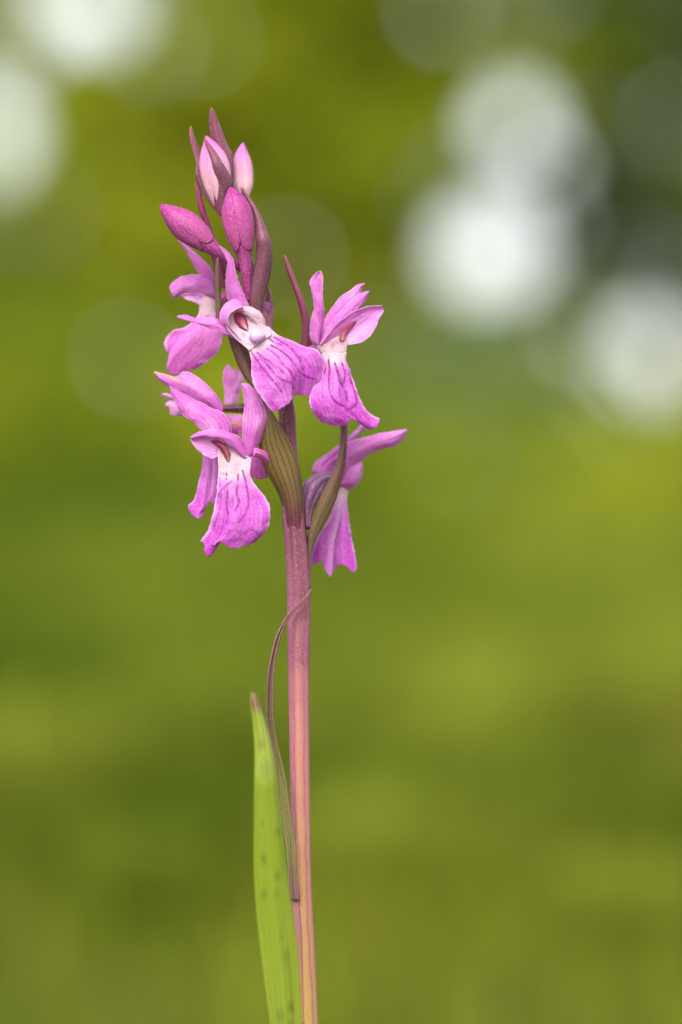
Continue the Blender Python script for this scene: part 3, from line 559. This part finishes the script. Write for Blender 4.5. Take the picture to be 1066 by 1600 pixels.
sheet('petal', f3, M_sepal, r3([(350, 668), (400, 600), (455, 530), (560, 445), (675, 397), (785, 387)]), r3([(545, 662), (600, 655), (652, 640), (732, 560), (765, 482), (799, 428)]), D=[-4.8, -5.2, -5.2, -4.8], bulge=[-.9, -1.3, -.6], skew=[.2], pale=lambda U, V: .85*np.exp(-((U-.68)/.32)**2)*np.clip(1.15-V, 0, 1), burn=[(r3([(720, 390), (785, 388), (798, 425)]), 1.0, .5)], nu=40)
sheet('column', f3, M_column, r3([(490, 632), (498, 565), (535, 512), (608, 484)]), r3([(524, 632), (545, 575), (592, 530), (618, 492)]), D=[-5.75, -5.7, -5.6, -5.4], bulge=[.1], nu=18, nv=24, pale=lambda U, V: .75*np.clip(.45-V, 0, 1)*2*np.exp(-((U-.6)/.25)**2), ruffle=.02, wave=.03)
sheet('throat', f3, M_throat, wave=.03, ruffle=0, jag=.2, L=r3([(335, 670), (362, 715), (385, 762)]), R_=r3([(548, 650), (538, 720), (536, 782)]), T=r3([(335, 670), (400, 640), (430, 600), (490, 590), (548, 650)]), D=[-5.2, -5.3, -5.5], bulge=[-.6, .3, .8], pale=lambda U, V: .25+0*U,
      marks=[(r3([(448, 748), (480, 726), (512, 714)]), 1.1, .9), (r3([(435, 680), (450, 655), (470, 645)]), 3.6, .45), (r3([(400, 640), (425, 632)]), 2.4, .5)])
sheet('lip', f3, M_lip, r3([(366, 722), (385, 762), (360, 820), (322, 900), (280, 1030), (300, 1120), (345, 1180)]), r3([(540, 715), (537, 775), (556, 820), (585, 900), (620, 1000), (660, 1088), (720, 1150), (770, 1170)]),
      B=r3([(345, 1180), (420, 1215), (500, 1221), (548, 1212), (565, 1178), (612, 1186), (650, 1216), (712, 1247), (758, 1220), (770, 1170)]), D=[-6.2, -7.6, -8.5, -8.3, -7.6], bulge=[.9, 1.6, 1.6], pale=lip_pale, nu=90, nv=100, folds=[(.72, .7, .08), (.5, -.6, .12)], wave=.2, ruffle=.25,
      marks=[(r3(p), wd*.95, min(1, st*1.15)) for p, wd, st in (
        ([(415, 765), (422, 830), (418, 930), (436, 1020), (476, 1066), (520, 1086)], 1.9, .85), ([(460, 790), (478, 850), (496, 920), (516, 955)], 2.1, .85), ([(508, 788), (530, 860), (520, 925)], 1.9, .85),
        ([(566, 905), (600, 1000), (606, 1075), (560, 1106), (510, 1130)], 2.0, .8), ([(535, 985), (545, 1050)], 2.6, .7), ([(590, 1085)], 4, .6), ([(380, 900), (370, 990), (390, 1060)], 1.4, .35), ([(490, 960), (495, 1030)], 1.5, .5))])

# lower left flower
f4 = flower([(436, 742, .5), (424, 725, -1.5), (408, 710, -3.5), (396, 706, -4.5)], [8, 8, 8, 7], label='lower left flower with two raised sepals and a broad fan lip')
sheet('sepal', f4, M_sepal, r4([(560, 430), (480, 372), (370, 312), (250, 262), (165, 215), (90, 165), (52, 112)]), r4([(585, 372), (515, 262), (440, 186), (350, 120), (275, 100), (215, 140), (130, 115), (56, 98)]), D=[-2, -2.2, -2.0, -1.2], bulge=[.9], burn=[(r4([(56, 100), (130, 118), (200, 155), (245, 175)]), 2.2, .95)])
sheet('sepal', f4, M_sepal, r4([(440, 560), (400, 530), (350, 482), (272, 430), (212, 335), (180, 262), (168, 212)]), r4([(645, 560), (622, 470), (560, 402), (480, 370), (410, 332), (338, 300), (240, 240), (172, 208)]), D=[-4.8, -4.8, -4.4, -3.6], bulge=[1.1], skew=[.4], burn=[(r4([(455, 385), (490, 368)]), 1.0, .6), (r4([(380, 318), (392, 330)]), 1.6, .4)], nu=34)
sheet('sepal', f4, M_sepal, r4([(752, 745), (726, 690), (720, 570), (725, 450), (735, 345), (726, 270), (710, 198)]), r4([(792, 738), (850, 640), (900, 530), (932, 430), (920, 370), (880, 305), (815, 235), (755, 190), (714, 190)]), D=[-4.6, -5.0, -5.4, -5.0, -4.2], bulge=[1.3, 1.6, .6], burn=[(r4([(855, 550)]), 4.0, .45), (r4([(738, 440), (742, 465)]), 3.2, .5)], nu=34)
sheet('petal', f4, M_sepal, r4([(735, 760), (690, 720), (640, 668), (560, 618), (450, 592), (385, 596), (330, 606)]), r4([(786, 752), (735, 660), (690, 588), (620, 557), (520, 536), (420, 546), (330, 590)]), D=[-5.2, -6.4, -6.8, -5.6], bulge=[.6, 1.0, .6], skew=[.6])
sheet('petal', f4, M_sepal, r4([(535, 742), (490, 757), (430, 730), (370, 680), (328, 612)]), r4([(600, 640), (540, 615), (450, 594), (380, 596), (332, 600)]), D=[-4.6, -5.0, -5.2, -5.0], bulge=[-.7], pale=lambda U, V: .55*np.clip(1.3-V, 0, 1)+0*U)
sheet('throat', f4, M_throat, wave=.03, ruffle=0, jag=.2, L=r4([(538, 690), (536, 760), (540, 840), (540, 905)]), R_=r4([(735, 745), (785, 752), (785, 800), (775, 880)]), T=r4([(538, 690), (590, 640), (660, 680), (735, 745)]), D=[-4.8, -4.8, -5.4, -5.9], bulge=[-.8, -.9, .3], pale=lambda U, V: .3+0*U,
      marks=[(r4(p), wd, st) for p, wd, st in (([(578, 872)], 1.7, .9), ([(600, 868), (602, 885)], 1.5, .9), ([(545, 905)], 1.3, .8), ([(600, 915)], 1.6, .9), ([(582, 800)], 1.0, .7), ([(600, 820)], 1.0, .7), ([(640, 860), (690, 800)], 5, .25), ([(700, 862), (650, 905), (610, 940)], 1.0, .8))])
sheet('column', f4, M_column, r4([(602, 785), (580, 730), (540, 670), (476, 624)]), r4([(630, 770), (625, 710), (590, 655), (545, 622)]), D=[-5.6, -6.0, -6.2, -5.6], bulge=[.7], nu=18, nv=24, pale=lambda U, V: .7*np.clip(.6-V, 0, 1)*2*np.exp(-((U-.6)/.22)**2), ruffle=.02, wave=.03)
sheet('lip', f4, M_lip, r4([(540, 835), (536, 900), (528, 1000), (508, 1130), (480, 1240), (455, 1310), (400, 1385)]), r4([(784, 806), (776, 868), (820, 960), (880, 1030), (925, 1110), (932, 1200), (908, 1295), (860, 1350)]),
      B=r4([(400, 1385), (425, 1398), (440, 1480), (480, 1501), (492, 1420), (520, 1405), (560, 1384), (592, 1415), (640, 1435), (720, 1426), (800, 1396), (860, 1350)]), D=[-6.7, -7.8, -8.5, -8.5, -8.0], bulge=[.5, 1.4, 1.5], skew=[-.2, -.3], pale=lip_pale, nu=100, nv=100, folds=[(.28, .8, .08), (.5, -.7, .12)], wave=.2, ruffle=.25,
      marks=[(r4(p), wd*.95, min(1, st*1.15)) for p, wd, st in (
        ([(578, 872)], 1.9, .9), ([(600, 868), (602, 885)], 1.7, .9), ([(545, 905)], 1.5, .8), ([(600, 915)], 1.8, .9), ([(640, 850), (690, 820)], 5, .2), ([(723, 850), (745, 930), (762, 1020), (768, 1100), (740, 1180), (690, 1240)], 2.0, .85), ([(690, 880), (686, 950), (678, 1020), (695, 1090), (668, 1150)], 1.8, .85), ([(640, 930), (600, 962), (555, 1005), (530, 1100)], 1.5, .85),
        ([(612, 1005), (600, 1100), (616, 1210), (600, 1250)], 1.9, .75), ([(560, 1030), (545, 1150), (510, 1270)], 1.4, .55), ([(645, 975)], 1.3, .7), ([(600, 1330), (660, 1290), (720, 1330), (790, 1290), (830, 1330)], 3.0, .42), ([(640, 1380), (700, 1370), (760, 1385)], 3.0, .4), ([(820, 1130), (850, 1220)], 1.4, .3), ([(650, 1040), (640, 1130)], 2.4, .4), ([(690, 1190), (680, 1290)], 2.2, .45))])

# flower behind it, mostly hidden
f5 = flower(r4([(850, 330, 2), (760, 372, 4), (660, 378, 5), (560, 380, 5.5)]), [7, 8, 8, 5], skin_mat('dark_wine_ovary', [(0, lin(84, 24, 50)), (1, lin(96, 30, 66))], lin(60, 14, 36), 6, .5, .25, trans=.05), label='hidden flower behind the lower left one with dark ovary')
sheet('sepal', f5, M_sepal, r4([(586, 350), (584, 240), (574, 150), (580, 95), (606, 48)]), r4([(690, 335), (702, 240), (724, 170), (726, 120), (718, 90)]), B=r4([(606, 48), (625, 52), (652, 84), (690, 92), (718, 90)]), D=[5, 5, 5.5], bulge=[.6], pale=base_pale(.3, .5))
sheet('petal', f5, M_sepal, r4([(300, 350), (230, 300), (190, 285), (150, 265), (110, 270)]), r4([(300, 400), (240, 340), (195, 308), (150, 300), (112, 278)]), D=[5, 5.5], bulge=[.5], pale=lambda U, V: .5+0*U)
sheet('petal', f5, M_sepal, r4([(330, 440), (270, 432), (220, 436), (175, 420), (170, 385), (142, 375)]), r4([(330, 360), (260, 335), (220, 322), (185, 318), (160, 325), (140, 345)]), D=[5, 5.2, 5.6], bulge=[1], pale=lambda U, V: .6+0*U)
sheet('petal', f5, M_sepal, r4([(560, 430), (620, 425), (735, 430)]), r4([(600, 580), (660, 575), (740, 570)]), D=[3.5, 3.2], bulge=[.8], burn=[(r4([(625, 490), (670, 500), (725, 510)]), 3.4, .95)])
sheet('lip', f5, M_lip, r4([(420, 720), (420, 820), (394, 920), (374, 1010), (350, 1080), (312, 1112), (318, 1150)]), r4([(550, 720), (552, 820), (550, 950), (540, 1060), (512, 1112)]), B=r4([(318, 1150), (350, 1196), (395, 1216), (432, 1180), (440, 1112), (470, 1088), (512, 1112)]), D=[2, 1, .6, .6], bulge=[.8], pale=lambda U, V: .35*np.exp(-((U-.7)/.3)**2), nu=40, nv=50, folds=[(.3, -.8, .1), (.6, .6, .1)])
sheet('lip', f5, M_liprear, r4([(760, 740), (768, 820), (785, 890)]), r4([(860, 700), (900, 800), (915, 905)]), B=r4([(785, 890), (850, 912), (915, 905)]), D=[2.5, 2, 2], bulge=[.7])

# lower right flower seen from behind
f6 = flower(r5([(268, 915, .5), (262, 820, 1.4), (285, 700, 2.2), (325, 610, 2.8), (400, 560, 3.4), (470, 560, 3.8)]), [5, 10, 16, 17, 12, 7], M_ovgrey, label='right rear flower seen from the back, with grey-violet ovary')
D6 = 5.0
sheet('sepal', f6, M_sepal, r5([(480, 420), (540, 292), (600, 235), (640, 195), (660, 180)]), r5([(560, 420), (590, 320), (620, 270), (670, 225), (690, 205)]), D=[D6, D6+.3], bulge=[.6])
sheet('sepal', f6, M_sepal, r5([(470, 440), (545, 322), (650, 286), (780, 252), (880, 236), (955, 225)]), r5([(500, 620), (545, 545), (600, 475), (645, 438), (705, 398), (805, 360), (880, 340), (948, 276), (961, 232)]), D=[D6-1.2, D6-1.6, D6-1, D6], bulge=[1.2], skew=[.3], pale=lambda U, V: .2*V+0*U, nu=36)
sheet('sepal', f6, M_sepal, r5([(340, 556), (302, 512), (318, 462), (400, 400), (470, 346), (540, 305)]), r5([(440, 560), (455, 520), (470, 480), (500, 440), (530, 400), (560, 340)]), D=[D6-1.0, D6-1.6, D6-1.4, D6-.6], bulge=[1.6], folds=[(.45, .9, .09)], nu=40)
sheet('petal', f6, M_sepal, r5([(500, 560), (560, 470), (610, 446), (648, 452)]), r5([(490, 632), (540, 645), (590, 632), (640, 570), (658, 500)]), D=[D6-.6, D6-1.6, D6-.6], bulge=[1.8], pale=lambda U, V: .15+0*U)
sheet('throat', f6, M_throat, wave=.03, ruffle=0, jag=.2, L=r5([(480, 620), (478, 680), (470, 740)]), R_=r5([(556, 640), (548, 690), (540, 740)]), D=[D6-.2, D6-.4], bulge=[1.0])
sheet('lip', f6, M_lip, r5([(474, 700), (400, 880), (342, 970), (300, 1080), (288, 1175)]), r5([(540, 705), (556, 850), (580, 1000), (602, 1100), (612, 1190)]), B=r5([(288, 1175), (330, 1160), (366, 1135), (390, 1200), (428, 1246), (452, 1204), (505, 1164), (550, 1186), (590, 1219), (612, 1190)]),
      D=[D6-.4, D6-.8, D6-.6, D6-.2], bulge=[.8, 1.2], nu=60, nv=60, pale=lambda U, V: .55*np.clip(1-V/.3, 0, 1)+.35*np.exp(-((U-.45)/.25)**2), folds=[(.62, 1.4, .06), (.3, .7, .08)])

# nectar spur peeping out behind the spike
sp = tube('flower', orchid, M_sepal, r1([(830, 1440, 2), (860, 1465, 2.4), (890, 1488, 2.6), (912, 1500, 2.6), (926, 1500, 2.6)]), [6, 8.5, 10.5, 9, 2], n=20, seg=16); sp['label'] = 'small rounded pink spur showing behind the spike'

# slender stem leaf and the broad leaf in front
bract(r7([(345, 720), (326, 620), (324, 520), (306, 300), (262, 100), (248, 0)])+r6([(235, 1420), (190, 1180), (163, 980), (168, 840), (180, 680), (208, 540), (240, 430), (300, 312), (364, 228), (436, 162), (490, 96)]),
      r7([(400, 720), (396, 640), (381, 520), (371, 310), (340, 130), (322, 0)])+r6([(300, 1440), (240, 1180), (213, 980), (212, 840), (220, 680), (240, 540), (264, 436), (316, 322), (376, 240), (446, 172), (493, 100)]),
      M_sheath, [-2.25, -2.7, -3.2, -3.6, -3.8, -4.2, -4.4, -4.4, -3.0], keel=-.7, nv=120, name='stem_leaf', label='thin curling purplish leaf hugging the stem')
M_node = skin_mat('sheath_skin', [(0, lin(186, 122, 122)), (.3, lin(186, 124, 120)), (.7, lin(208, 156, 104)), (1, lin(218, 174, 98))], lin(140, 70, 100), 3, .4, .3, lin(220, 180, 180))
sheath = sheet('leaf_sheath', orchid, M_node, [(455, 1392), (456.5, 1430), (461, 1500), (465, 1600)], [(468, 1390), (471, 1430), (473, 1500), (476, 1600)], D=[-2.0, -2.1, -2.0, -1.6], bulge=[.6], wave=0, ruffle=0, thick=.25)
bract([(498, 2300), (470, 2000), (440, 1750), (421.5, 1600), (416, 1556), (408, 1490), (401, 1425), (397.5, 1360), (398, 1250), (398.5, 1160), (395.5, 1120), (392, 1090), (394, 1081)],
      [(512, 2300), (500, 2000), (482, 1750), (472, 1600), (469.5, 1556), (465, 1490), (459, 1436), (452, 1392), (446, 1337), (438, 1272), (431, 1217), (424, 1167), (411, 1119), (399.5, 1084)],
      M_leaf, [-2.5, -12, -18, -21, -22, -22.5, -22, -21.5, -20], marks=[(r7([p]), wd, st) for p, wd, st in (((140, 150), 4, .6), ((240, 215), 5, .5), ((150, 425), 4.5, .6), ((245, 545), 4, .5), ((240, 690), 6, .7), ((268, 950), 5.5, .8), ((310, 1130), 7, .8), ((338, 1460), 6, .8), ((150, 670), 4, .5), ((200, 1020), 4, .5), ((330, 1590), 5, .6))]+[(r6([p]), 4.5, .5) for p in ((140, 1360), (190, 1480), (130, 1200))], keel=1.4, nv=90, nu=26, wave=.3, ruffle=.3, thick=.4, name='leaf', label='bright green faintly spotted leaf standing in front of the stem')
# basal leaves on the ground
for bx, by, bd in ((300, 2330, -18), (760, 2290, 14), (380, 2230, 45)):
    mx_, my_ = (505+bx)/2, 2230
    bract([(500, 2560), (mx_-35, my_+30), (bx-20, by+20), (bx, by)], [(512, 2560), (mx_+45, my_-30), (bx+30, by-20), (bx+4, by)], M_leaf, [0, bd*.6, bd, bd*1.2], keel=1.5, name='leaf', thick=.4)
